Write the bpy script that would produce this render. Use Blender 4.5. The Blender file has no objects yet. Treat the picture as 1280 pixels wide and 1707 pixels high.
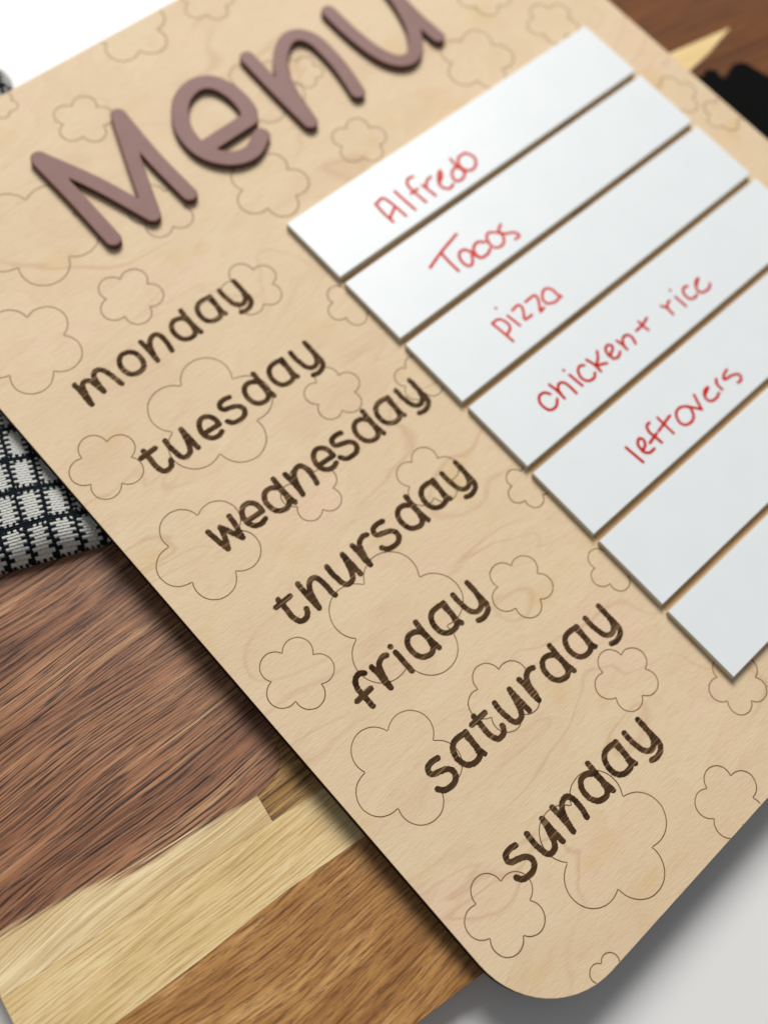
import bpy, math, random
import numpy as np
from mathutils import Matrix, Vector

# ------------------------------------------------------------------ camera, world, lights
S = bpy.context.scene
MM = 0.001
cam_d = bpy.data.cameras.new('camera'); cam = bpy.data.objects.new('camera', cam_d)
S.collection.objects.link(cam); S.camera = cam
R0 = (0.732476, -0.670055, 0.120435); R1 = (-0.595403, -0.71628, -0.36392); R2 = (0.330111, 0.194855, -0.923611)
mw = Matrix(((R0[0], -R1[0], -R2[0], -195.872*MM), (R0[1], -R1[1], -R2[1], -207.213*MM),
             (R0[2], -R1[2], -R2[2], 385.567*MM), (0, 0, 0, 1)))
cam.matrix_world = mw
cam_d.sensor_fit = 'VERTICAL'; cam_d.sensor_height = 36; cam_d.sensor_width = 27
cam_d.lens = 1780.37/1707*36
cam_d.clip_start = 0.02; cam_d.clip_end = 50
cam_d.dof.use_dof = True; cam_d.dof.focus_distance = 0.384; cam_d.dof.aperture_fstop = 4.1

W = bpy.data.worlds.new('World'); S.world = W; W.use_nodes = True
W.node_tree.nodes['Background'].inputs[0].default_value = (0.97, 0.985, 1.0, 1)
W.node_tree.nodes['Background'].inputs[1].default_value = 0.225

def area(name, loc, target, size, power, col):
    l = bpy.data.lights.new(name, 'AREA'); l.shape = 'RECTANGLE'; l.size = size[0]; l.size_y = size[1]
    l.energy = power; l.color = col
    o = bpy.data.objects.new(name, l); S.collection.objects.link(o)
    o.location = loc; o.rotation_euler = (Vector(target)-Vector(loc)).to_track_quat('-Z', 'Y').to_euler()
    return o
area('window_light', (1.75, 2.45, 3.10), (0.0, -0.12, 0), (1.9, 1.9), 238.0, (1.0, 0.985, 0.955))

S.view_settings.view_transform = 'Standard'; S.view_settings.look = 'None'
S.view_settings.exposure = 0.0; S.view_settings.gamma = 1.0
S.render.engine = 'CYCLES'

# traced shapes, millimetres on the sign face
GLYPHS = {"s":[[[0.0,0.0],[-2.34,0.46],[-4.84,0.06],[-5.83,-1.66],[-5.09,-3.12],[-2.85,-3.9],[-0.14,-5.1],[1.07,-6.97],[0.64,-8.99],[-1.37,-10.4],[-3.99,-10.46],[-6.25,-9.71],[-7.52,-7.92]]],"a":[[[0.0,0.0],[-0.46,-4.09],[-0.69,-8.38],[-0.14,-10.28]],[[-0.6,-1.52],[-1.01,-0.14],[-3.18,0.33],[-5.75,0.15],[-7.8,-1.31],[-8.87,-4.0],[-8.82,-6.87],[-7.58,-9.17],[-5.18,-10.29],[-2.51,-10.02],[-0.69,-8.38]],[[-0.81,-1.74],[-0.66,-4.74],[-1.26,-8.28]]],"t":[[[0.0,0.0],[-0.06,-3.47],[-0.32,-7.35],[0.04,-10.14],[1.28,-12.04],[3.68,-12.1],[5.11,-10.88],[5.74,-9.57]],[[-2.65,-1.81],[4.22,-1.82]]],"u":[[[0.0,0.0],[-0.27,-2.87],[-0.06,-6.54],[0.54,-9.4],[1.91,-10.64],[4.07,-10.26],[5.41,-8.74],[6.46,-5.79],[7.2,-3.33],[7.91,-0.03]],[[7.91,-0.03],[7.94,-4.77],[8.03,-10.51]]],"n":[[[0.0,0.0],[0.19,-3.73],[0.15,-7.24],[-0.11,-10.94]],[[-0.11,-10.94],[0.78,-6.63],[2.17,-3.12],[4.31,-1.06],[6.78,-0.86],[8.0,-2.75],[8.14,-5.66],[7.82,-8.56],[7.25,-10.83]]],"d":[[[0.0,0.0],[-0.29,-4.23],[-0.34,-8.64],[0.18,-12.95]],[[-0.99,-4.01],[-3.02,-2.42],[-5.45,-2.09],[-7.34,-3.24],[-8.5,-5.43],[-8.59,-8.56],[-7.56,-11.08],[-5.69,-12.35],[-3.16,-12.59],[-0.59,-10.84]],[[-0.73,-4.64],[-0.61,-7.59],[-1.17,-10.73]]],"y":[[[0.0,0.0],[-0.13,-3.22],[0.21,-6.43],[0.77,-8.99],[2.25,-10.71],[4.41,-10.95],[6.4,-9.37],[7.4,-6.49],[7.78,-3.05],[7.69,-0.03]],[[7.69,-0.03],[7.57,-4.13],[7.68,-8.0],[7.54,-11.21],[6.16,-13.32],[3.08,-14.34],[0.56,-13.77]]],"r":[[[0.0,0.0],[0.19,-3.34],[-0.02,-6.89],[0.18,-10.41]],[[0.18,-10.41],[0.93,-5.85],[2.05,-2.34],[3.48,-0.56],[5.68,0.18],[7.34,-0.31]]],"f":[[[0.0,0.0],[-1.36,0.99],[-3.36,0.86],[-5.07,-0.63],[-5.91,-3.23],[-5.93,-6.16],[-5.98,-8.69],[-5.93,-11.12]],[[-9.01,-6.05],[-2.07,-5.82]]],"i":[[[0.0,0.0],[-0.08,-4.47],[-0.15,-9.12]],[[-0.03,2.95],[-0.06,2.82]]],"h":[[[0.0,0.0],[-0.13,-4.06],[-0.14,-7.97],[-0.02,-12.43]],[[-0.02,-12.43],[1.19,-6.93],[2.65,-3.78],[4.66,-1.96],[6.8,-2.45],[7.63,-4.92],[7.79,-8.14],[7.69,-10.69],[8.02,-12.51]]],"w":[[[0.0,0.0],[0.55,-4.94],[1.5,-10.2]],[[1.5,-10.2],[3.45,-5.87],[4.75,-1.47]],[[4.75,-1.47],[6.54,-5.47],[8.63,-10.21]],[[8.63,-10.21],[9.66,-5.06],[10.3,-0.06]]],"e":[[[0.0,0.0],[7.58,-0.49]],[[7.58,-0.49],[7.55,2.85],[5.82,5.3],[3.4,5.78],[1.1,4.14],[-0.06,1.06],[0.36,-1.81],[2.04,-3.72],[4.45,-4.21],[6.4,-3.57]]],"m":[[[0.0,0.0],[0.22,-3.8],[-0.03,-7.93],[0.03,-11.1]],[[0.03,-11.1],[1.26,-5.12],[2.3,-2.09],[4.2,-1.19],[5.99,-2.62],[6.66,-6.08],[7.21,-9.42]],[[7.21,-9.42],[7.55,-4.36],[8.25,-1.51],[10.01,0.01],[12.16,-0.97],[13.41,-3.68],[14.09,-7.16],[14.66,-11.03]]],"o":[[[0.0,0.0],[-2.92,0.58],[-5.45,-1.36],[-6.41,-4.54],[-5.74,-8.02],[-3.67,-9.68],[-0.42,-9.82],[1.63,-8.0],[2.36,-4.61],[1.71,-1.61],[0.0,0.0]]]}
WORDS = {"saturday":[[-106.77,-208.68],[-92.46,-208.67],[-86.19,-206.53],[-76.76,-208.3],[-63.38,-208.11],[-45.0,-206.6],[-31.49,-208.25],[-26.43,-208.25]],"sunday":[[-106.81,-249.38],[-100.95,-249.41],[-87.49,-249.26],[-66.05,-247.23],[-52.28,-248.87],[-47.41,-248.78]],"friday":[[-105.92,-167.94],[-102.39,-168.0],[-91.79,-169.79],[-78.12,-166.2],[-64.65,-167.55],[-59.68,-167.64]],"thursday":[[-111.81,-125.75],[-102.22,-125.8],[-89.19,-127.75],[-75.99,-127.61],[-60.15,-127.73],[-45.91,-125.91],[-32.51,-127.73],[-27.72,-127.88]],"wednesday":[[-114.7,-87.95],[-100.79,-94.05],[-81.3,-86.92],[-76.44,-88.32],[-63.87,-93.83],[-47.21,-88.69],[-34.01,-86.85],[-21.59,-88.68],[-16.81,-88.54]],"monday":[[-115.67,-6.01],[-90.29,-7.14],[-83.48,-6.54],[-61.74,-4.89],[-47.99,-6.86],[-43.14,-6.98]],"tuesday":[[-112.56,-45.76],[-103.34,-47.41],[-90.04,-54.68],[-71.69,-48.28],[-57.45,-46.13],[-44.0,-48.08],[-39.22,-48.09]]}
TITLE = {"M":[[[-62.95,89.45],[-62.56,63.8],[-62.83,38.24]],[[-62.48,90.1],[-51.48,65.15],[-42.43,37.92]],[[-42.43,37.92],[-33.11,61.22],[-21.68,88.72]],[[-21.68,88.72],[-23.56,62.08],[-23.4,37.13]]],"e":[[[0.24,52.47],[12.35,52.75],[23.27,53.01]],[[23.27,53.01],[26.3,58.12],[26.87,68.26],[23.61,78.07],[16.56,82.13],[7.65,80.16],[0.58,73.83],[-4.05,64.86],[-4.98,54.32],[-1.78,45.85],[5.04,39.75],[13.46,38.57],[21.65,42.78]]],"n":[[[45.21,80.82],[44.43,57.62],[44.22,35.5]],[[44.22,35.5],[48.88,56.53],[55.23,69.25],[65.07,77.59],[72.6,77.78],[77.13,71.21],[77.45,59.87],[76.02,47.7],[73.22,35.59]]],"u":[[[94.51,80.1],[94.58,62.14],[96.51,47.31],[100.41,38.95],[106.27,35.85],[113.0,38.86],[120.43,48.29],[125.56,61.92],[128.65,76.07]],[[128.65,76.07],[126.57,56.58],[127.0,37.92]]]}
RED = [[["A",[[[37.42,-15.82],[37.05,-21.77],[37.34,-27.58]],[[37.75,-16.07],[41.78,-15.36],[43.1,-18.24],[43.72,-23.73],[44.01,-28.63]],[[37.52,-25.24],[42.39,-22.71]]]],["l",[[[48.87,-15.99],[49.14,-22.18],[49.57,-28.79]]]],["f",[[[60.87,-15.15],[58.47,-14.62],[56.03,-16.62],[55.63,-20.77],[55.91,-24.78],[56.19,-28.78]],[[53.91,-21.37],[58.02,-21.3]]]],["r",[[[61.12,-21.09],[61.73,-25.37],[62.02,-28.76]],[[61.78,-22.86],[64.58,-20.5],[67.37,-20.02]]]],["e",[[[67.8,-24.83],[70.47,-21.71],[73.13,-20.16],[71.42,-23.07],[67.97,-24.96],[67.74,-27.67],[69.78,-29.85],[72.76,-29.21]]]],["d",[[[81.66,-24.28],[79.22,-23.1],[76.19,-24.71],[74.88,-28.23],[77.12,-29.6],[80.49,-28.59],[82.34,-25.44]],[[81.46,-18.27],[81.0,-22.48],[81.93,-27.72]]]],["o",[[[89.44,-19.96],[85.33,-19.85],[82.6,-22.38],[82.33,-26.07],[84.74,-28.53],[88.69,-27.58],[90.94,-24.03],[89.44,-19.96]]]]],[["T",[[[34.1,-54.87],[43.32,-52.15],[55.27,-49.42]],[[43.02,-52.47],[42.67,-58.22],[42.77,-63.75]]]],["a",[[[53.76,-59.64],[52.28,-57.39],[49.41,-57.39],[47.43,-60.26],[47.68,-64.29],[50.37,-64.73],[54.05,-60.41]],[[54.05,-59.87],[54.32,-62.83],[54.9,-64.38]]]],["c",[[[62.57,-60.31],[59.85,-58.23],[56.64,-59.09],[54.94,-61.65],[55.34,-64.99],[59.13,-65.43],[61.89,-64.23]]]],["o",[[[70.12,-59.67],[67.22,-57.74],[64.73,-59.19],[63.43,-63.2],[65.07,-65.85],[68.91,-65.74],[71.45,-62.65],[70.73,-60.14]]]],["s",[[[74.82,-57.91],[71.51,-59.89],[73.0,-62.72],[76.53,-64.58],[77.4,-67.21],[74.59,-67.58]]]]],[["p",[[[35.87,-91.85],[36.48,-97.24],[36.95,-103.67]],[[35.87,-91.85],[39.37,-92.02],[41.16,-94.85],[40.61,-98.17],[37.11,-99.84]]]],["i",[[[43.91,-93.24],[44.76,-100.03]],[[42.53,-87.38],[42.53,-87.52]]]],["z",[[[47.46,-92.71],[51.15,-92.28],[51.92,-94.31],[50.3,-96.84],[48.69,-99.36],[52.64,-99.62]]]],["z",[[[55.11,-93.24],[60.44,-93.33],[60.4,-95.7],[58.49,-98.51],[56.86,-100.8],[59.52,-100.27]]]],["a",[[[61.81,-99.43],[62.26,-96.67],[65.26,-94.2],[67.82,-94.51],[68.99,-96.63],[68.94,-99.01],[69.7,-101.29]],[[68.9,-100.9],[65.93,-101.46],[63.39,-100.67],[61.81,-99.43]]]]],[["c",[[[31.41,-131.44],[29.85,-129.43],[26.88,-129.32],[24.9,-132.26],[25.74,-136.45],[29.12,-137.17],[32.1,-135.04]]]],["h",[[[34.27,-128.15],[34.82,-132.15],[34.79,-136.7]],[[34.8,-135.19],[35.82,-131.94],[37.83,-130.5],[39.84,-131.34],[40.53,-134.2],[40.5,-138.25]]]],["i",[[[44.46,-130.42],[45.12,-137.36]],[[44.06,-127.22],[44.06,-127.37]]]],["c",[[[52.76,-131.11],[51.02,-130.23],[48.67,-131.46],[47.46,-134.63],[48.74,-137.45],[51.79,-138.09],[53.86,-136.64]]]],["k",[[[55.57,-129.97],[56.54,-133.61],[56.48,-137.71]],[[62.23,-130.03],[59.96,-132.67],[57.12,-134.58],[59.61,-135.79],[61.37,-136.67]]]],["e",[[[64.81,-134.97],[65.62,-131.94],[67.88,-130.84],[69.36,-132.01],[68.42,-133.64],[65.56,-135.04],[65.37,-136.99],[67.59,-137.71],[70.16,-136.6]]]],["n",[[[72.97,-131.96],[73.52,-134.51],[73.44,-137.62]],[[73.49,-135.55],[75.98,-132.75],[78.71,-132.78],[79.56,-135.05],[78.57,-137.99]]]],["plus_sign",[[[83.55,-133.94],[87.79,-133.71],[92.08,-132.53]],[[87.72,-131.5],[87.65,-133.83],[88.1,-137.05]]]],["r",[[[101.79,-132.44],[103.1,-134.92],[102.97,-138.68]],[[103.24,-135.02],[104.98,-133.47],[106.82,-132.97]]]],["i",[[[110.47,-133.38],[110.79,-139.49]],[[111.19,-129.48],[111.18,-129.62]]]],["c",[[[119.16,-133.03],[117.03,-132.61],[114.96,-134.44],[114.82,-137.76],[116.9,-139.14],[119.2,-138.72]]]],["e",[[[122.93,-135.23],[126.33,-133.41],[123.85,-133.96],[121.74,-136.27],[121.21,-138.57],[123.29,-139.95],[126.46,-139.95],[128.54,-138.6]]]]],[["l",[[[38.62,-169.1],[39.41,-178.17]]]],["e",[[[42.89,-174.71],[43.62,-171.37],[45.9,-169.88],[47.1,-171.47],[45.68,-173.66],[43.06,-174.85],[44.6,-177.01],[47.73,-177.15]]]],["f",[[[54.88,-167.7],[52.94,-167.97],[51.67,-170.61],[51.98,-173.32],[52.28,-177.22]],[[48.12,-174.13],[53.57,-173.08]]]],["t",[[[59.49,-168.35],[59.43,-172.0],[59.51,-177.6]],[[55.16,-172.84],[64.44,-171.12]]]],["o",[[[74.13,-173.34],[70.92,-171.37],[67.29,-172.18],[65.43,-175.63],[66.45,-178.32],[69.66,-179.07],[72.58,-177.71],[74.1,-174.57],[73.42,-172.77]]]],["v",[[[74.3,-173.79],[75.71,-175.56],[77.65,-178.06]],[[77.65,-178.06],[78.84,-174.63],[80.2,-171.32]]]],["e",[[[83.98,-174.36],[87.9,-172.76],[85.31,-172.9],[83.23,-175.02],[83.52,-177.77],[86.81,-178.54],[89.61,-177.63]]]],["r",[[[93.11,-172.8],[92.11,-174.87],[92.03,-177.35]],[[92.14,-173.94],[93.87,-172.45]]]],["s",[[[101.01,-172.38],[97.78,-173.33],[96.59,-174.95],[100.7,-175.68],[103.66,-177.4],[102.45,-179.64],[100.18,-179.75]]]]]]
BLOOMS = [[-73.9,13.1,13.8],[-119.3,18.4,20.8],[-85.5,61.2,25.8],[-34.1,97.5,13.2],[13.2,127.1,18.9],[53.8,120.8,13.1],[-36.8,39.4,14.1],[8.3,21.2,17.6],[40.8,63.7,18.7],[57.0,15.7,12.9],[134.8,17.9,18.4],[182.2,12.7,13.3],[166.8,46.3,14.0],[-31.6,-14.3,13.1],[-3.4,-45.7,11.1],[-81.6,-50.0,25.7],[-127.0,-41.5,14.4],[-37.4,-73.4,12.3],[-73.2,-100.7,12.3],[-119.4,-92.9,20.6],[-4.9,-90.6,10.7],[-32.8,-125.7,13.2],[-4.1,-154.4,9.8],[-125.3,-152.1,14.2],[-81.7,-160.8,26.8],[-36.9,-182.5,13.1],[-2.6,-200.8,10.5],[-72.1,-208.1,14.1],[-31.5,-234.8,12.9],[0.5,-265.6,12.0],[-118.1,-203.3,21.1],[-80.6,-270.4,24.8],[-125.5,-262.4,14.7],[-35.5,-292.3,13.5],[-112.5,-303.0,8.1],[199.2,-56.1,12.0],[210.7,-78.1,10.3],[-57.7,125.0,7.3],[62.2,61.2,9.5]]

# ------------------------------------------------------------------ helpers
def link(o, parent=None):
    S.collection.objects.link(o)
    if parent: o.parent = parent
    return o
def meshobj(name, verts, faces, mats, parent=None, smooth=False, midx=None):
    me = bpy.data.meshes.new(name)
    me.from_pydata([(v[0]*MM, v[1]*MM, v[2]*MM) for v in verts], [], faces)
    for m in (mats if isinstance(mats, (list, tuple)) else [mats]): me.materials.append(m)
    if midx is not None: me.polygons.foreach_set('material_index', midx)
    if smooth is True: me.polygons.foreach_set('use_smooth', [True]*len(me.polygons))
    elif smooth: me.polygons.foreach_set('use_smooth', smooth)
    me.update()
    return link(bpy.data.objects.new(name, me), parent)
def thing(name, label, cat):
    o = bpy.data.objects.new(name, None); o.empty_display_size = 0.02; link(o)
    o['label'] = label; o['category'] = cat
    return o
def srgb(r, g, b):
    f = lambda c: (c/255/12.92) if c/255 <= .04045 else ((c/255+.055)/1.055)**2.4
    return (f(r), f(g), f(b), 1)

class NT:
    def __init__(s, name):
        s.m = bpy.data.materials.new(name); s.m.use_nodes = True; s.t = s.m.node_tree
        s.b = s.t.nodes['Principled BSDF']
    def n(s, typ, **kw):
        nd = s.t.nodes.new(typ)
        for k, v in kw.items(): setattr(nd, k, v)
        return nd
    def l(s, a, b): s.t.links.new(a, b)
    def put(s, sock, v):
        if isinstance(v, bpy.types.NodeSocket): s.l(v, sock)
        elif v is not None: sock.default_value = v
    def math(s, op, a, b=None, c=None, clamp=False):
        nd = s.n('ShaderNodeMath', operation=op); nd.use_clamp = clamp
        for i, v in enumerate((a, b, c)):
            if v is not None: s.put(nd.inputs[i], v)
        return nd.outputs[0]
    def coords(s, scale, rot=(0, 0, 0), loc=(0, 0, 0), src=None):
        if src is None: src = s.n('ShaderNodeTexCoord').outputs['Object']
        mp = s.n('ShaderNodeMapping'); s.l(src, mp.inputs[0])
        mp.inputs['Scale'].default_value = scale; mp.inputs['Rotation'].default_value = rot; mp.inputs['Location'].default_value = loc
        return mp.outputs[0]
    def noise(s, vec, scale=1.0, detail=3, rough=.5, dist=0.0):
        nd = s.n('ShaderNodeTexNoise'); s.l(vec, nd.inputs['Vector'])
        nd.inputs['Scale'].default_value = scale; nd.inputs['Detail'].default_value = detail
        nd.inputs['Roughness'].default_value = rough; nd.inputs['Distortion'].default_value = dist
        return nd.outputs[0]
    def ramp(s, fac, stops, interp='LINEAR'):
        nd = s.n('ShaderNodeValToRGB'); s.l(fac, nd.inputs[0]); e = nd.color_ramp.elements
        nd.color_ramp.interpolation = interp
        while len(e) < len(stops): e.new(.5)
        for i, (p, c) in enumerate(stops): e[i].position = p; e[i].color = c if len(c) == 4 else (*c, 1)
        return nd.outputs[0]
    def mix(s, f, a, b, mode='MIX'):
        nd = s.n('ShaderNodeMix', data_type='RGBA', blend_type=mode)
        s.put(nd.inputs[0], f); s.put(nd.inputs[6], a); s.put(nd.inputs[7], b)
        return nd.outputs[2]
    def bump(s, h, strength=.3, dist=.0002, normal=None):
        nd = s.n('ShaderNodeBump'); s.l(h, nd.inputs['Height'])
        nd.inputs['Strength'].default_value = strength; nd.inputs['Distance'].default_value = dist
        if normal is not None: s.l(normal, nd.inputs['Normal'])
        return nd.outputs[0]
    def done(s, col=None, rough=None, normal=None, spec=None):
        if col is not None: s.put(s.b.inputs['Base Color'], col)
        if rough is not None: s.put(s.b.inputs['Roughness'], rough)
        if normal is not None: s.l(normal, s.b.inputs['Normal'])
        if spec is not None: s.b.inputs['Specular IOR Level'].default_value = spec
        return s.m
BW = lambda v: (v, v, v, 1)

# ------------------------------------------------------------------ materials
def mat_maple():
    t = NT('pale_maple_face')
    base = t.n('ShaderNodeTexCoord').outputs['Object']
    # soft drift between honey and pinkish maple
    drift = t.noise(t.coords((14, 26, 10), src=base), 1.0, 3, .55, .6)
    col = t.ramp(drift, [(.30, srgb(214, 188, 156)), (.5, srgb(218, 196, 162)), (.70, srgb(221, 194, 164))])
    # cathedral figure: thin pinkish brown contour lines of a stretched noise
    fig = t.noise(t.coords((6.5, 17, 1), rot=(0, 0, .25), src=base), 1.0, 2.5, .5, 1.1)
    sc = t.math('MULTIPLY', fig, 5.0); fr = t.math('FRACT', sc)
    d = t.math('ABSOLUTE', t.math('SUBTRACT', fr, .5))
    line = t.math('SUBTRACT', 1.0, t.math('MULTIPLY', d, 16.0), clamp=True)
    side = t.math('MULTIPLY', fr, .20)
    msk = t.noise(t.coords((10, 14, 1), loc=(3, 1, 0), src=base), 1.0, 2, .5)
    msk = t.ramp(msk, [(.42, BW(0)), (.62, BW(1))])
    line = t.math('MULTIPLY', t.math('MULTIPLY', line, msk), .42)
    col = t.mix(line, col, srgb(182, 140, 106))
    col = t.mix(side, col, srgb(206, 172, 138))
    # short flecks and fibres along the grain
    fl = t.noise(t.coords((110, 900, 1), rot=(0, 0, .05), src=base), 1.0, 4, .6)
    col = t.mix(t.ramp(fl, [(.35, BW(.20)), (.52, BW(0))]), col, srgb(188, 155, 120))
    fl2 = t.noise(t.coords((260, 1500, 1), loc=(7, 3, 0), src=base), 1.0, 2, .6)
    col = t.mix(t.ramp(fl2, [(.60, BW(0)), (.78, BW(.25))]), col, srgb(238, 216, 184))
    # yellowish smoke stain patches
    st = t.noise(t.coords((32, 40, 1), loc=(2.2, 5, 0), src=base), 1.0, 2, .5)
    col = t.mix(t.ramp(st, [(.60, BW(0)), (.80, BW(.55))]), col, srgb(205, 172, 112))
    pore = t.noise(t.coords((380, 1900, 1), rot=(0, 0, .12), src=base), 1.0, 3, .55)
    n = t.bump(pore, .40, .0004)
    return t.done(col, .62, n, .25)
M_MAPLE = mat_maple()

def mat_simple(name, col, rough=.6, spec=.4, bumpscale=None, bs=.2, bd=.0002):
    t = NT(name); n = None
    if bumpscale: n = t.bump(t.noise(t.coords((bumpscale,)*3), 1.0, 4, .6), bs, bd)
    return t.done(col, rough, n, spec)
M_BURNT = mat_simple('burnt_ply_edge', srgb(44, 27, 17), .85, .1, 900, .4)

def mat_engrave():
    t = NT('laser_burnt_engraving')
    b = t.n('ShaderNodeTexCoord').outputs['Object']
    a = t.noise(t.coords((26, 1200, 1), src=b), 1.0, 3, .65)
    c = t.noise(t.coords((60, 180, 1), src=b), 1.0, 3, .5)
    col = t.ramp(c, [(.3, srgb(46, 30, 17)), (.7, srgb(88, 64, 42))])
    col = t.mix(t.ramp(a, [(.54, BW(0)), (.63, BW(.7))]), col, srgb(150, 122, 90))
    gate = t.ramp(t.noise(t.coords((90, 700, 1), loc=(4, 4, 0), src=b), 1.0, 2, .5), [(.5, BW(0)), (.62, BW(.35))])
    col = t.mix(gate, col, srgb(40, 24, 12))
    return t.done(col, .9, t.bump(a, .5, .0003), .08)
M_ENG = mat_engrave()
def mat_score():
    t = NT('scored_line')
    c = t.noise(t.coords((60, 60, 1)), 1.0, 3, .5)
    col = t.ramp(c, [(.35, srgb(88, 62, 40)), (.65, srgb(132, 102, 72))])
    return t.done(col, .9, None, .08)
M_SCORE = mat_score()

def mat_acrylic():
    t = NT('white_acrylic')
    n = t.noise(t.coords((60, 60, 60)), 1.0, 2, .5)
    col = t.ramp(n, [(.3, srgb(219, 224, 226)), (.7, srgb(222, 226, 228))])
    sm = t.noise(t.coords((25, 90, 1), rot=(0, 0, .4)), 1.0, 4, .6)
    r = t.ramp(sm, [(.3, BW(.40)), (.7, BW(.44))])
    return t.done(col, r, t.bump(t.noise(t.coords((300,)*3), 1.0, 2, .5), .03, .0002), .5)
M_TILE = mat_acrylic()
M_TILE_EDGE = mat_simple('lightened_acrylic_edge', srgb(206, 198, 178), .45, .4)  # warm edge colour, lightened in place of light passing through the acrylic
def mat_mauve():
    t = NT('mauve_paint')
    n = t.noise(t.coords((120, 120, 120)), 1.0, 3, .5)
    col = t.ramp(n, [(.3, srgb(124, 86, 80)), (.7, srgb(130, 92, 86))])
    return t.done(col, .55, t.bump(t.noise(t.coords((900,)*3), 1.0, 3, .6), .12, .0002), .3)
M_MAUVE = mat_mauve()
M_MAUVE_SIDE = mat_simple('mauve_paint_over_burnt_edge', srgb(96, 62, 54), .7, .2, 700, .2)  # letter sides, a darker browner mauve than the tops
def mat_marker(name, lo, hi):
    t = NT(name)
    n = t.noise(t.coords((350, 350, 350)), 1.0, 3, .6)
    return t.done(t.ramp(n, [(.3, lo), (.7, hi)]), .7, None, .08)
M_RED = [mat_marker('red_marker_faint', srgb(200, 44, 34), srgb(212, 84, 74)),
         mat_marker('red_marker', srgb(182, 14, 8), srgb(196, 42, 30))]
def mat_gap():  # tone of the board in the gaps, with dark burn marks
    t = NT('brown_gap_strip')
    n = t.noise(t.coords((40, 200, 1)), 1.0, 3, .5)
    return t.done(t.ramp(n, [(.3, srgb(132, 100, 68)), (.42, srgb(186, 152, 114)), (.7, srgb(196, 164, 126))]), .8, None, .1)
M_GAP = mat_gap()

def mat_stave(name, cols, pore_col, pore=.5, skew=0.0, sap=None, seed=0, fine=1.0, gloss=.40, lx=1.0):
    t = NT(name)
    b = t.n('ShaderNodeTexCoord').outputs['Object']
    warp = t.noise(t.coords((8, 16, 1), loc=(seed, 0, 0), src=b), 1.0, 1, .4)
    wv = t.math('MULTIPLY', t.math('SUBTRACT', warp, .5), .016)
    sep = t.n('ShaderNodeSeparateXYZ'); t.l(t.coords((1, 1, 1), rot=(0, 0, skew), src=b), sep.inputs[0])
    com = t.n('ShaderNodeCombineXYZ'); t.l(sep.outputs[0], com.inputs[0])
    t.l(t.math('ADD', sep.outputs[1], wv), com.inputs[1]); t.l(sep.outputs[2], com.inputs[2])
    v = com.outputs[0]
    broad = t.noise(t.coords((9, 60, 9), loc=(seed, seed*2, 0), src=v), 1.0, 3, .5)
    mid = t.noise(t.coords((11*lx, 330*fine, 9), loc=(seed*3, seed, 0), src=v), 1.0, 3, .55)
    tone = t.math('ADD', t.math('MULTIPLY', broad, .5), t.math('MULTIPLY', mid, .5))
    col = t.ramp(tone, [(.30, cols[0]), (.43, cols[1]), (.56, cols[2]), (.70, cols[3])])
    fib = t.noise(t.coords((17*lx, 900*fine, 20), loc=(seed, 1, 0), src=v), 1.0, 3, .6)
    col = t.mix(t.ramp(fib, [(.33, BW(.45*pore)), (.45, BW(0))]), col, pore_col)
    por = t.noise(t.coords((34*lx, 1500*fine, 40), loc=(seed, 9, 0), src=v), 1.0, 3, .6)
    pm = t.ramp(por, [(.36, BW(1)), (.46, BW(0))])
    col = t.mix(t.math('MULTIPLY', pm, pore), col, pore_col)
    # closely set growth lines that drift, break up and vary in strength
    vs_ = t.n('ShaderNodeSeparateXYZ'); t.l(v, vs_.inputs[0]); VY = vs_.outputs[1]
    lines = []
    for per, amp, st_, ld in ((.0027, 15.0, 1.0, 2), (.0015, 10.0, .8, 6)):
        ph = t.noise(t.coords((9*lx, 85*fine, 1), loc=(seed+ld, ld, 0), src=v), 1.0, 3, .55)
        wv_ = t.math('SINE', t.math('ADD', t.math('MULTIPLY', VY, 2*math.pi/per*fine), t.math('MULTIPLY', ph, amp)))
        r1 = t.math('MULTIPLY', t.math('SUBTRACT', wv_, .35), 2.2, clamp=True)
        brk = t.ramp(t.noise(t.coords((28*lx, 330, 1), loc=(ld, seed, 0), src=v), 1.0, 3, .6), [(.42, BW(.0)), (.56, BW(1))])
        r1 = t.math('MULTIPLY', r1, brk); lines.append(r1)
        col = t.mix(t.math('MULTIPLY', r1, st_*pore), col, pore_col)
    if sap:
        # pale sapwood along the lower side of this stave, with a streaky drifting boundary
        y0, slope, c1, c2 = sap
        s2 = t.n('ShaderNodeSeparateXYZ'); t.l(b, s2.inputs[0])
        wd = t.math('MULTIPLY', t.math('SUBTRACT', t.noise(t.coords((22, 22, 1), src=b), 1.0, 2, .5), .5), .008)
        yy = t.math('ADD', t.math('SUBTRACT', s2.outputs[1], t.math('MULTIPLY', s2.outputs[0], slope)), wd)
        st = t.noise(t.coords((18, 900, 1), rot=(0, 0, skew-.12), src=b), 1.0, 3, .6)
        g = t.math('MULTIPLY', t.math('SUBTRACT', y0, yy), 210.0)
        f = t.math('MULTIPLY', t.math('ADD', g, t.math('MULTIPLY', t.math('SUBTRACT', st, .45), 2.6)), 2.2, clamp=True)
        pc = t.ramp(tone, [(.36, c1), (.62, c2)])
        pc = t.mix(t.ramp(fib, [(.36, BW(.35)), (.50, BW(0))]), pc, srgb(160, 124, 74))
        for r1 in lines: pc = t.mix(t.math('MULTIPLY', r1, .42), pc, srgb(164, 124, 70))
        col = t.mix(f, col, pc)
    grit = t.noise(t.coords((750, 1500, 1), src=b), 1.0, 3, .6)
    h = t.math('ADD', t.math('MULTIPLY', fib, .7), t.math('MULTIPLY', grit, .6))
    h = t.math('SUBTRACT', h, t.math('MULTIPLY', pm, .6))
    n = t.bump(h, .28, .0004)
    return t.done(col, gloss, n, .35)
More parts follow.
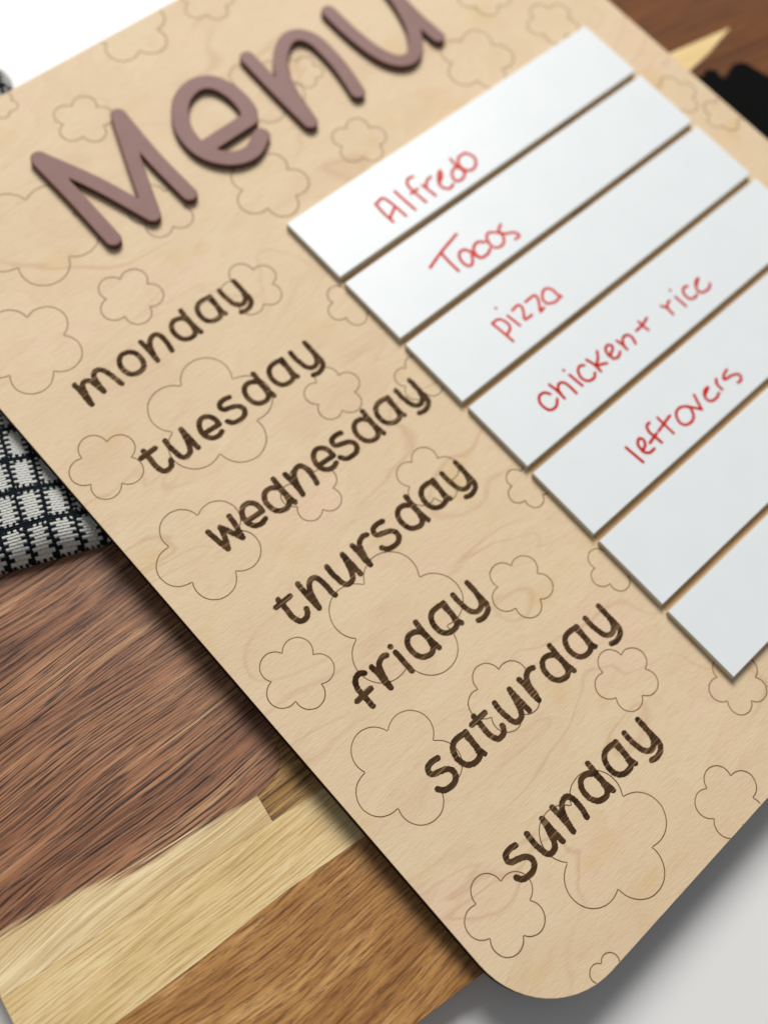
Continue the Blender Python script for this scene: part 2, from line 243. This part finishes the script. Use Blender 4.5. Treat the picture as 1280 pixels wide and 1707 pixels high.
DK = [srgb(92, 54, 36), srgb(134, 88, 62), srgb(168, 118, 84), srgb(204, 160, 118)]
SP = [srgb(196, 166, 112), srgb(216, 188, 134), srgb(228, 204, 154), srgb(238, 218, 174)]
M_DARK = mat_stave('dark_acacia', DK, srgb(36, 20, 16), .9, -.12, sap=(-.2095, -.079, SP[0], SP[3]), seed=1, fine=1.35, lx=1.3)
M_DARK2 = mat_stave('dark_acacia_upper', DK, srgb(36, 20, 16), .9, -.14, seed=5, fine=1.35, lx=1.3)
M_PALE = mat_stave('pale_acacia', SP, srgb(164, 124, 70), .46, -.10, seed=3, fine=1.15, lx=1.8)
M_OCHRE = mat_stave('ochre_acacia', [srgb(132, 98, 50), srgb(160, 122, 68), srgb(180, 140, 84), srgb(198, 160, 100)], srgb(80, 50, 22), .9, -.10, seed=7, lx=1.5)
M_BROWN = mat_stave('brown_acacia', [srgb(126, 84, 42), srgb(154, 108, 58), srgb(178, 130, 74), srgb(208, 166, 108)], srgb(96, 54, 24), .6, -.07, seed=11, fine=.9, lx=3.2)
M_ORANGE = mat_stave('orange_acacia', [srgb(74, 38, 4), srgb(98, 52, 6), srgb(116, 64, 10), srgb(132, 76, 14)], srgb(50, 26, 4), .5, 0, seed=15, gloss=.75)
M_WEDGE = mat_stave('blond_acacia', [srgb(214, 182, 120), srgb(226, 196, 136), srgb(232, 204, 146), srgb(236, 210, 156)], srgb(190, 150, 92), .2, 0, seed=19)

def mat_table():
    t = NT('white_table_paint')
    n = t.noise(t.coords((3, 3, 3)), 1.0, 3, .5)
    col = t.ramp(n, [(.3, srgb(220, 219, 219)), (.7, srgb(225, 224, 223))])
    return t.done(col, .38, t.bump(t.noise(t.coords((200,)*3), 1.0, 3, .5), .04, .0003), .4)
M_TABLE = mat_table()

def mat_plaid():
    t = NT('plaid_weave')
    uv = t.n('ShaderNodeUVMap').outputs[0]
    s = t.n('ShaderNodeSeparateXYZ'); t.l(uv, s.inputs[0]); U, V = s.outputs[0], s.outputs[1]
    wob = t.noise(t.coords((.12, .12, 1), src=uv), 1.0, 2, .5)
    U = t.math('ADD', U, t.math('MULTIPLY', t.math('SUBTRACT', wob, .5), 2.2))
    U0 = U; U = t.math('ADD', U, t.math('MULTIPLY', t.math('SUBTRACT', t.noise(t.coords((.9, .9, 1), src=uv), 1.0, 2, .6), .5), 1.1))
    row = t.math('FLOOR', t.math('DIVIDE', V, 1.15)); odd = t.math('MODULO', t.math('ABSOLUTE', row), 2.0)
    Uj = t.math('ADD', U, t.math('MULTIPLY', odd, 1.7))
    du = t.math('ABSOLUTE', t.math('SUBTRACT', t.math('FRACT', t.math('DIVIDE', Uj, 9.2)), .5))
    inU = t.math('LESS_THAN', du, .165)
    cl = t.math('FLOOR', t.math('DIVIDE', U, 1.15)); odc = t.math('MODULO', t.math('ABSOLUTE', cl), 2.0)
    Vj = t.math('ADD', V, t.math('MULTIPLY', odc, 1.2))
    dv = t.math('ABSOLUTE', t.math('SUBTRACT', t.math('FRACT', t.math('DIVIDE', Vj, 14.2)), .5))
    inV = t.math('LESS_THAN', dv, .105)
    k = t.math('MAXIMUM', inU, inV)
    fz = t.noise(t.coords((1.6, 1.6, 1), src=uv), 1.0, 3, .6)
    white = t.ramp(fz, [(.3, srgb(196, 196, 190)), (.7, srgb(226, 226, 220))])
    black = t.ramp(fz, [(.3, srgb(10, 15, 20)), (.75, srgb(34, 42, 50))])
    col = t.mix(k, white, black)
    fib = t.noise(t.coords((5, 9, 1), src=uv), 1.0, 4, .6)
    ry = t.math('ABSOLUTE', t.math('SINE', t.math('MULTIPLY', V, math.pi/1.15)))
    ln = t.math('SINE', t.math('MULTIPLY', t.math('ADD', U, t.math('MULTIPLY', odd, 1.0)), math.pi/1.0))
    hh = t.math('ADD', t.math('MULTIPLY', ry, t.math('ADD', t.math('MULTIPLY', ln, .35), .75)), t.math('MULTIPLY', fib, .35))
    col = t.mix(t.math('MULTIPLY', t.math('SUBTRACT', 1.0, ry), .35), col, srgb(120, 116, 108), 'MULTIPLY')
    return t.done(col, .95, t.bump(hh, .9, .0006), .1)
M_PLAID = mat_plaid()
M_BLACK = mat_simple('black_bristle', (.004, .004, .004, 1), .9, .05, 500, .6, .001)

# ------------------------------------------------------------------ stroke shapes (distance field -> mesh)
def smooth_line(p, closed=False, k=7):
    p = np.array(p, float)
    if len(p) < 3: return p
    e = np.vstack([2*p[0]-p[1], p, 2*p[-1]-p[-2]]) if not closed else np.vstack([p[-2], p, p[1]])
    out = []
    for i in range(1, len(e)-2):
        for j in range(k):
            u = j/k
            out.append(.5*((2*e[i]) + (-e[i-1]+e[i+1])*u + (2*e[i-1]-5*e[i]+4*e[i+1]-e[i+2])*u*u + (-e[i-1]+3*e[i]-3*e[i+1]+e[i+2])*u**3))
    out.append(e[-2]); return np.array(out)
def field(strokes, rad, X, Y):
    F = np.full(X.shape, 1e9)
    for s in strokes:
        s = np.array(s)
        for a, b in zip(s[:-1], s[1:]):
            d = b-a; L = d@d+1e-12
            t = np.clip(((X-a[0])*d[0]+(Y-a[1])*d[1])/L, 0, 1)
            F = np.minimum(F, np.hypot(X-a[0]-t*d[0], Y-a[1]-t*d[1]))
    return rad-F     # positive inside
def shape(strokes, rad, dx, dy, jag=0.0, seed=0, corner=()):
    rng = np.random.default_rng(seed)
    st = [np.array(s, float) if i in corner else smooth_line(s) for i, s in enumerate(strokes)]
    A = np.vstack(st); x0, y0 = A.min(0)-rad-.8; x1, y1 = A.max(0)+rad+.8
    xs = np.arange(x0, x1+dx, dx); ys = np.arange(y0, y1+dy, dy)
    X, Y = np.meshgrid(xs, ys)
    if jag:
        j = rng.uniform(-jag, jag, len(ys)); g = rng.uniform(-jag*.3, jag*.3, len(ys))
        F = field(st, rad, X+j[:, None], Y)+g[:, None]
    else: F = field(st, rad, X, Y)
    F[0], F[-1] = -1, -1; F[:, 0], F[:, -1] = -1, -1
    return xs, ys, F
def polys(xs, ys, F, merge=True):
    """marching squares; returns verts2d [(x,y,f)], faces, boundary segments"""
    vid = {}; V = []; faces = []; segs = []
    ny, nx = F.shape
    def node(i, j):
        k = (i, j)
        if k not in vid: vid[k] = len(V); V.append((xs[j], ys[i], F[i, j]))
        return vid[k]
    def cross(i, j, a, b):
        k = ('e', i, j, a, b)
        if k not in vid:
            f0, f1 = F[i, j], F[a, b]; t = f0/(f0-f1)
            vid[k] = len(V); V.append((xs[j]+t*(xs[b]-xs[j]), ys[i]+t*(ys[a]-ys[i]), 0.0))
        return vid[k]
    def ekey(p, q): return cross(*(p+q)) if p < q else cross(*(q+p))
    P = F > 0
    for i in range(ny-1):
        js = np.nonzero(P[i, :-1] | P[i, 1:] | P[i+1, :-1] | P[i+1, 1:])[0]
        run = None
        for j in list(js)+[10**9]:
            full = j < 10**8 and P[i, j] and P[i, j+1] and P[i+1, j] and P[i+1, j+1]
            if run is not None and (not full or run[1] != j-1 or not merge):
                faces.append((node(i, run[0]), node(i, run[1]+1), node(i+1, run[1]+1), node(i+1, run[0]))); run = None
            if j > 10**8: break
            if full:
                run = (run[0], j) if run else (j, j); continue
            c = [(i, j), (i, j+1), (i+1, j+1), (i+1, j)]; poly = []; cr = []
            for k in range(4):
                p, q = c[k], c[(k+1) % 4]
                if P[p]: poly.append(node(*p))
                if P[p] != P[q]:
                    e = ekey(p, q); poly.append(e); cr.append((e, P[p]))
            if len(cr) == 2:
                # leaving inside first -> boundary runs from the leaving to the entering crossing
                a = [e for e, ins in cr if ins][0]; b = [e for e, ins in cr if not ins][0]
                segs.append((a, b))
            if len(poly) >= 3: faces.append(tuple(poly))
    return V, faces, segs
def flat_mark(name, strokes, rad, z, mat, parent, jag=0.0, seed=0, dx=.25, dy=.14, corner=()):
    V, Fc, _ = polys(*shape(strokes, rad, dx, dy, jag, seed, corner))
    return meshobj(name, [(x, y, z) for x, y, f in V], Fc, mat, parent)
def solid_mark(name, strokes, rad, ztop, zbot, mats, parent, bev=.28, cell=.4):
    V, Fc, segs = polys(*shape(strokes, rad, cell, cell), merge=False)
    vs = []
    for x, y, f in V:
        d = min(f, bev); vs.append((x, y, ztop-bev+math.sqrt(max(0, bev*bev-(bev-d)**2))))
    n = len(vs); idx = {}; fs = list(Fc); mi = [0]*len(Fc); sm = [True]*len(Fc)
    for a, b in segs:
        for k in (a, b):
            if k not in idx:
                idx[k] = len(vs); vs.append(vs[k]); vs.append((V[k][0], V[k][1], zbot))
        fs.append((idx[b], idx[a], idx[a]+1, idx[b]+1)); mi.append(1); sm.append(True)
    return meshobj(name, vs, fs, mats, parent, sm, mi)

# ------------------------------------------------------------------ table (structure)
TILT = math.atan(.030)
# surfaces below the menu board slope very slightly, because the board is propped on the towel
def under(u, v, h=0.0, deg=-9.0):
    """point on the cutting board top: u,v in its own axes (mm), h above it"""
    a = math.radians(deg); x = u*math.cos(a)-v*math.sin(a); y = u*math.sin(a)+v*math.cos(a)
    return (x, y, -10.6-.030*(y+301)+h)
def frame_matrix(deg, drop=0.0):
    o = Vector(under(0, 0, -drop, deg))*MM
    return Matrix.Translation(o) @ Matrix.Rotation(-TILT, 4, 'X') @ Matrix.Rotation(math.radians(deg), 4, 'Z')
TB = 13.0
n = 24; vs = []; fs = []
for i in range(n+1):
    for j in range(n+1): vs.append((-1400+j*2800/n, -1400+i*2800/n, 0))
for i in range(n):
    for j in range(n): a = i*(n+1)+j; fs.append((a, a+1, a+n+2, a+n+1))
tab = meshobj('table_surface', vs, fs, M_TABLE); tab.matrix_world = frame_matrix(-9, TB+.1); tab['kind'] = 'structure'

# ------------------------------------------------------------------ cutting board
cb = thing('cutting_board', 'striped acacia wood cutting board of dark, blond and brown staves under the menu sign', 'cutting board')
cb.matrix_world = frame_matrix(-9)
def slab(name, pts, mats, parent, top=0.0, bot=-TB, bev=.35, midx_side=0):
    """extruded outline (counter-clockwise) with a small eased top edge"""
    p = np.array(pts, float); m = len(p)
    def off(d):
        out = []
        for i in range(m):
            a, b, c = p[i-1], p[i], p[(i+1) % m]
            n1 = np.array([-(b-a)[1], (b-a)[0]]); n1 /= np.linalg.norm(n1)+1e-9
            n2 = np.array([-(c-b)[1], (c-b)[0]]); n2 /= np.linalg.norm(n2)+1e-9
            q = n1+n2; q /= max(.5, q@q/2)**1 if False else 1; L = np.linalg.norm(q)
            q = q/L*(d/max(.45, (L/2))); out.append(b+q)
        return np.array(out)
    r = off(bev); r2 = off(bev*.3)
    vs = [(*q, top) for q in r]+[(*q, top-bev*.3) for q in r2]+[(*q, top-bev) for q in p]+[(*q, bot) for q in p]
    fs = [tuple(range(m))]; mi = [0]
    for k in range(3):
        for i in range(m):
            j = (i+1) % m; fs.append((k*m+i, (k+1)*m+i, (k+1)*m+j, k*m+j)); mi.append(0 if k < (1 if midx_side and len(mats) > 1 and 'burnt' in mats[1].name else 2) else midx_side)
    fs.append(tuple(range(4*m-1, 3*m-1, -1))); mi.append(midx_side)
    sm = [False]+[True]*(2*m)+[False]*(m+1)
    o = meshobj(name, vs, fs, mats, parent, sm, mi)
    return o
G = .012
UL, UR = -238.0, 345.0
arc = [(-133.6, -208.8), (-133.5, -198.1), (-130.8, -197.6), (-126.5, -196.6), (-122.8, -194.9), (-120.4, -192.6), (-119.1, -190), (-118.2, -187), (-117.8, -183)]
slab('stave', [(UL+6, -292), (UR-6, -292), (UR-1.8, -290.2), (UR, -286), (UR, -231.2-G), (-107, -231.2-G), (-142, -231.6-G), (-178, -234.6-G), (-212, -236-G), (UL, -237-G), (UL, -286), (UL+1.8, -290.2)], M_BROWN, cb, bev=.15)
slab('stave', [(UL, -237+G), (-212, -236+G), (-178, -234.6+G), (-142, -231.6+G), (-107, -231.2+G), (UR, -231.2+G), (UR, -208.8-G), (UL, -208.8-G)], M_PALE, cb, bev=.07)
slab('stave', [(UL, -208.8+G)]+[(x-G, y+(G if i == 0 else 0)) for i, (x, y) in enumerate(arc[:-1])]+[(-117.8-G, -183+G), (UR, -183+G), (UR, -132), (UL, -132)], M_DARK, cb, bev=.16)
slab('stave', [(arc[0][0]+G, arc[0][1]+G), (UR, -208.8+G), (UR, -183-G)]+[(x+G, y-(G if i == 0 else 0)) for i, (x, y) in enumerate(arc[:0:-1])], M_OCHRE, cb, bev=.07)
slab('stave', [(UL, -132+G), (UR, -132+G), (UR, -70-G), (UL, -70-G)], M_DARK2, cb, bev=.07)
slab('stave', [(UL, -70+G), (UR, -70+G), (UR, -8-G), (277, -8-G), (232, -8-G), (180, -8-G), (UL, -8-G)], M_ORANGE, cb)
slab('stave', [(150, -8+G), (233, -8+G), (255, -2), (277, 6.5), (240, 7.7), (150, 10)], M_WEDGE, cb)
slab('stave', [(277+.1, -8+G), (UR, -8+G), (UR, 56-G), (UL, 56-G), (UL, -8+G), (150-G, -8+G), (150-G, 10+G), (240, 7.7+G), (277+.2, 6.5+G), (255, -2-.1), (233+.1, -8+G)], M_ORANGE, cb)
slab('stave', [(UL, 56+G), (UR, 56+G), (UR, 118), (UR-6, 124), (UL+6, 124), (UL, 118)], M_ORANGE, cb)

# ------------------------------------------------------------------ plaid towel
def towel():
    a = math.radians(-23); ox, oy = -164.4, -40.8
    du = .5; us = np.arange(-95, 41.01, du); vs_ = np.concatenate([[-12.5, -12.49, -12.45], np.arange(-12.4, 70, .5), np.arange(70, 227, 2.0)])
    V = []; UVs = []; rng = np.random.default_rng(3)
    zfix = [(-4.2), (-2.2), (-.8)]
    U, Vv = np.meshgrid(us, vs_)
    X = ox+U*math.cos(a)-Vv*math.sin(a); Y = oy+U*math.sin(a)+Vv*math.cos(a)
    base = -10.6-.030*(Y+301)
    # free height 8 mm, squashed to under the sign where the sign lies on it
    free = base+11.0+1.1*np.sin(U*.05+1)+.8*np.sin(Vv*.09+U*.03)
    cap = -9.5
    s = np.clip((-143-X)/16.0, 0, 1); s = s*s*(3-2*s)
    s2 = np.clip((Y-130)/14.0, 0, 1); s = np.maximum(s, s2*.8)
    top = np.minimum(free, cap)*(1-s)+free*s
    top = np.where(X > -146, np.minimum(top, cap), top)
    # rounded fold at the near edge and the right edge
    def rnd(d, r): 
        q = np.clip(d/r, 0, 1); return np.sqrt(np.clip(1-(1-q)**2, 0, 1))
    k = rnd(Vv+12.5, 11.0)*rnd(41-U, 5.0)*rnd(227-Vv, 5)*rnd(U+95, 4)
    rows = np.floor(Vv/1.25)
    yarn = .12*np.sin(2*np.pi*U/9.2)*np.sin(2*np.pi*Vv/14.2)
    Z = base+.2+(top-base)*k+yarn*np.clip(k*1.5, 0, 1)*np.where(X > -145, .0, 1)
    nu, nv = len(us), len(vs_)
    co = np.stack([X, Y, Z], -1).reshape(-1, 3)*MM
    idx = np.arange(nu*nv).reshape(nv, nu)
    f = np.stack([idx[:-1, :-1], idx[:-1, 1:], idx[1:, 1:], idx[1:, :-1]], -1).reshape(-1, 4)
    # underside
    Zb = base+.1; cb2 = np.stack([X, Y, Zb], -1).reshape(-1, 3)*MM
    border = list(idx[0, :])+list(idx[1:, -1])+list(idx[-1, -2::-1])+list(idx[-2:0:-1, 0])
    nb = len(border); verts = np.vstack([co, cb2[border]])
    me = bpy.data.meshes.new('kitchen_towel')
    faces = f.tolist(); off = len(co)
    for i in range(nb):
        j = (i+1) % nb; faces.append([border[j], border[i], off+i, off+j])
    faces.append([off+i for i in range(nb-1, -1, -1)])
    me.from_pydata(verts.tolist(), [], faces)
    uvl = me.uv_layers.new(name='UVMap')
    uvs = np.vstack([np.stack([U+500-500 % 9.2+4.6+3*9.2, Vv+500-500 % 14.2+7.1-.6], -1).reshape(-1, 2)])
    uvs = np.vstack([uvs, uvs[border]])
    li = np.empty(len(me.loops), int); me.loops.foreach_get('vertex_index', li)
    uvl.data.foreach_set('uv', uvs[li].ravel())
    me.materials.append(M_PLAID); me.polygons.foreach_set('use_smooth', [True]*len(me.polygons)); me.update()
    o = link(bpy.data.objects.new('kitchen_towel', me))
    o['label'] = 'folded black and white plaid woven towel tucked under the left edge of the menu sign'
    o['category'] = 'towel'
    return o
towel()

# ------------------------------------------------------------------ black ragged thing at the far right
bb = thing('black_bristle_brush', 'black ragged ended bristly object lying on the cutting board beside the sign', 'brush')
bb.matrix_world = frame_matrix(-9)
pts = [(226, -100), (300, -100), (300, -20), (270, -33), (264.5, -17.5), (259, -15.5), (254, -17.8), (249.5, -20.8), (246.5, -20), (247.5, -14.5), (243, -11.5), (238, -14.5), (232, -12), (226, -18)]
slab('head', pts, M_BLACK, bb, top=3.5, bot=.3, bev=1.0)
rng = random.Random(4)
bv = []; bf = []
for i in range(260):
    e = rng.choice([((226, -14), (243, -14)), ((246, -20), (262, -18)), ((264, -18), (271, -34)), ((255, -17), (264, -18))])
    t = rng.random(); x = e[0][0]+(e[1][0]-e[0][0])*t; y = e[0][1]+(e[1][1]-e[0][1])*t
    an = math.radians(rng.uniform(70, 130)); L = rng.uniform(.8, 3.0); w = .14
    z = rng.uniform(.6, 3.0); k = len(bv)
    dx, dy = math.cos(an), math.sin(an)
    bv += [(x-dx*3-dy*w, y-dy*3+dx*w, z), (x-dx*3+dy*w, y-dy*3-dx*w, z), (x-dx*3, y-dy*3, z+.25), (x+dx*L, y+dy*L, z*.7)]
    bf += [(k, k+1, k+3), (k+1, k+2, k+3), (k+2, k, k+3), (k, k+2, k+1)]
br = meshobj('bristles', bv, bf, M_BLACK, bb); br['kind'] = 'stuff'

# ------------------------------------------------------------------ menu sign
ms = thing('menu_sign', 'pale maple weekly menu sign with burnt weekday names and seven white strips', 'menu sign')
ms.location = (0, 0, -.009)
bpy.context.view_layer.update()
# parts are built in world millimetres; the root sits at the sign's underside
PZ = 9.0
BX0, BX1, BY0, BY1, BR = -143.9, 216.9, -301.6, 129.3, 33.0
ZT = -3.04
def rrect(x0, x1, y0, y1, r, k=14):
    out = []
    for cx, cy, a0 in ((x1-r, y0+r, -90), (x1-r, y1-r, 0), (x0+r, y1-r, 90), (x0+r, y0+r, 180)):
        for i in range(k+1):
            a = math.radians(a0+90*i/k); out.append((cx+r*math.cos(a), cy+r*math.sin(a)))
    return out
def up(o):           # shift a part from world z to the root's frame
    o.location = (0, 0, PZ*MM); return o
up(slab('board', rrect(BX0, BX1, BY0, BY1, BR), [M_MAPLE, M_BURNT], ms, top=ZT, bot=-9.0, bev=.25, midx_side=1))

# scored blossom outlines (plain scalloped line work)
def inside(x, y, m=.25):
    if not (BX0+m < x < BX1-m and BY0+m < y < BY1-m): return False
    for cx, sx in ((BX0+BR, -1), (BX1-BR, 1)):
        for cy, sy in ((BY0+BR, -1), (BY1-BR, 1)):
            if (x-cx)*sx > 0 and (y-cy)*sy > 0 and math.hypot(x-cx, y-cy) > BR-m: return False
    return True
def blossom(cx, cy, r, seed):
    rg = np.random.default_rng(seed); ph = rg.uniform(0, 2*math.pi); nl = 5
    circ = [(0, 0, r*.66)]+[(r*.60*math.cos(ph+2*math.pi*i/nl), r*.60*math.sin(ph+2*math.pi*i/nl), r*.40) for i in range(nl)]
    N = 170; w = .19+.02*rg.random(); out = []
    prev = 0
    for i in range(N):
        a = 2*math.pi*i/N; dx, dy = math.cos(a), math.sin(a); best = 0
        for x, y, q in circ:
            b = x*dx+y*dy; disc = q*q-(x*x+y*y-b*b)
            if disc >= 0: best = max(best, b+math.sqrt(disc))
        prev = .8*prev+.05*rg.normal()
        out.append((cx+dx*(best+prev*.5), cy+dy*(best+prev*.5)))
    P = np.array(out); T = np.roll(P, -1, 0)-np.roll(P, 1, 0); T /= np.linalg.norm(T, axis=1)[:, None]
    Nn = np.stack([-T[:, 1], T[:, 0]], -1)
    L = P-Nn*w/1; Rr = P+Nn*w/1; vs = []; fs = []
    for i in range(N):
        j = (i+1) % N
        if inside(*P[i]) and inside(*P[j]):
            k = len(vs); vs += [(*L[i], 0), (*L[j], 0), (*Rr[j], 0), (*Rr[i], 0)]; fs.append((k+3, k+2, k+1, k) if False else (k, k+1, k+2, k+3))
    if not fs: return None
    z = ZT+.03+.004*(seed % 3)
    return up(meshobj('scored_blossom', [(x, y, z) for x, y, _ in vs], [f[::-1] for f in fs], M_SCORE, ms))
for i, (x, y, r) in enumerate(BLOOMS): blossom(x, y, r, i+1)

# burnt weekday names, one mesh per letter
seed = 100
for w, anchors in WORDS.items():
    for ch, (ax, ay) in zip(w, anchors):
        seed += 1
        g = [[(ax+x, ay+y) for x, y in s] for s in GLYPHS[ch]]
        up(flat_mark('burnt_letter_'+ch, g, 1.12, ZT+.06, M_ENG, ms, jag=.20, seed=seed))

# raised mauve title
for ch, st in TITLE.items():
    rad = 3.5 if ch != 'e' else 3.9
    up(solid_mark('raised_letter_'+('capital_m' if ch == 'M' else ch), st, rad, 0.0, ZT-.02, [M_MAUVE, M_MAUVE_SIDE], ms))

# seven white writing strips
PITCH, GAP, TL = 38.0, 3.34, 191.4
names = ['Alfredo', 'Tacos', 'pizza', 'chicken + rice', 'leftovers', None, None]
rg = random.Random(8)
for k in range(7):
    x0, x1 = rg.uniform(-.25, .25), TL+rg.uniform(-.25, .25)
    y1, y0 = -k*PITCH, -(k+1)*PITCH+GAP
    o = up(slab('white_strip', [(x0, y0), (x1, y0), (x1, y1), (x0, y1)], [M_TILE, M_TILE_EDGE], ms, top=0.0, bot=ZT+.08, bev=.3, midx_side=1))
    o['label'] = ('white writing strip reading '+names[k]+' in red marker') if names[k] else ('blank white writing strip, '+('lowest of the seven' if k == 6 else 'just above the lowest one'))
    if k < len(RED):
        rs = 700+k*40
        for n_, st in RED[k]:
            rs += 1
            pen = .70 if k < 2 else .66
            q = flat_mark('marker_letter_'+n_.lower() if n_ != 'plus_sign' else 'marker_plus_sign', st, pen, .03+.008*(rs % 12), M_RED[0 if k < 3 else 1], o, jag=0, seed=rs, dx=.16, dy=.16)
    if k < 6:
        up(meshobj('gap_strip', [(x0+.6, y0-GAP+.4, ZT+.05), (x1-.6, y0-GAP+.4, ZT+.05), (x1-.6, y0-.4, ZT+.05), (x0+.6, y0-.4, ZT+.05)], [(0, 1, 2, 3)], M_GAP, ms))  # extra strip standing in for the bare board between white strips
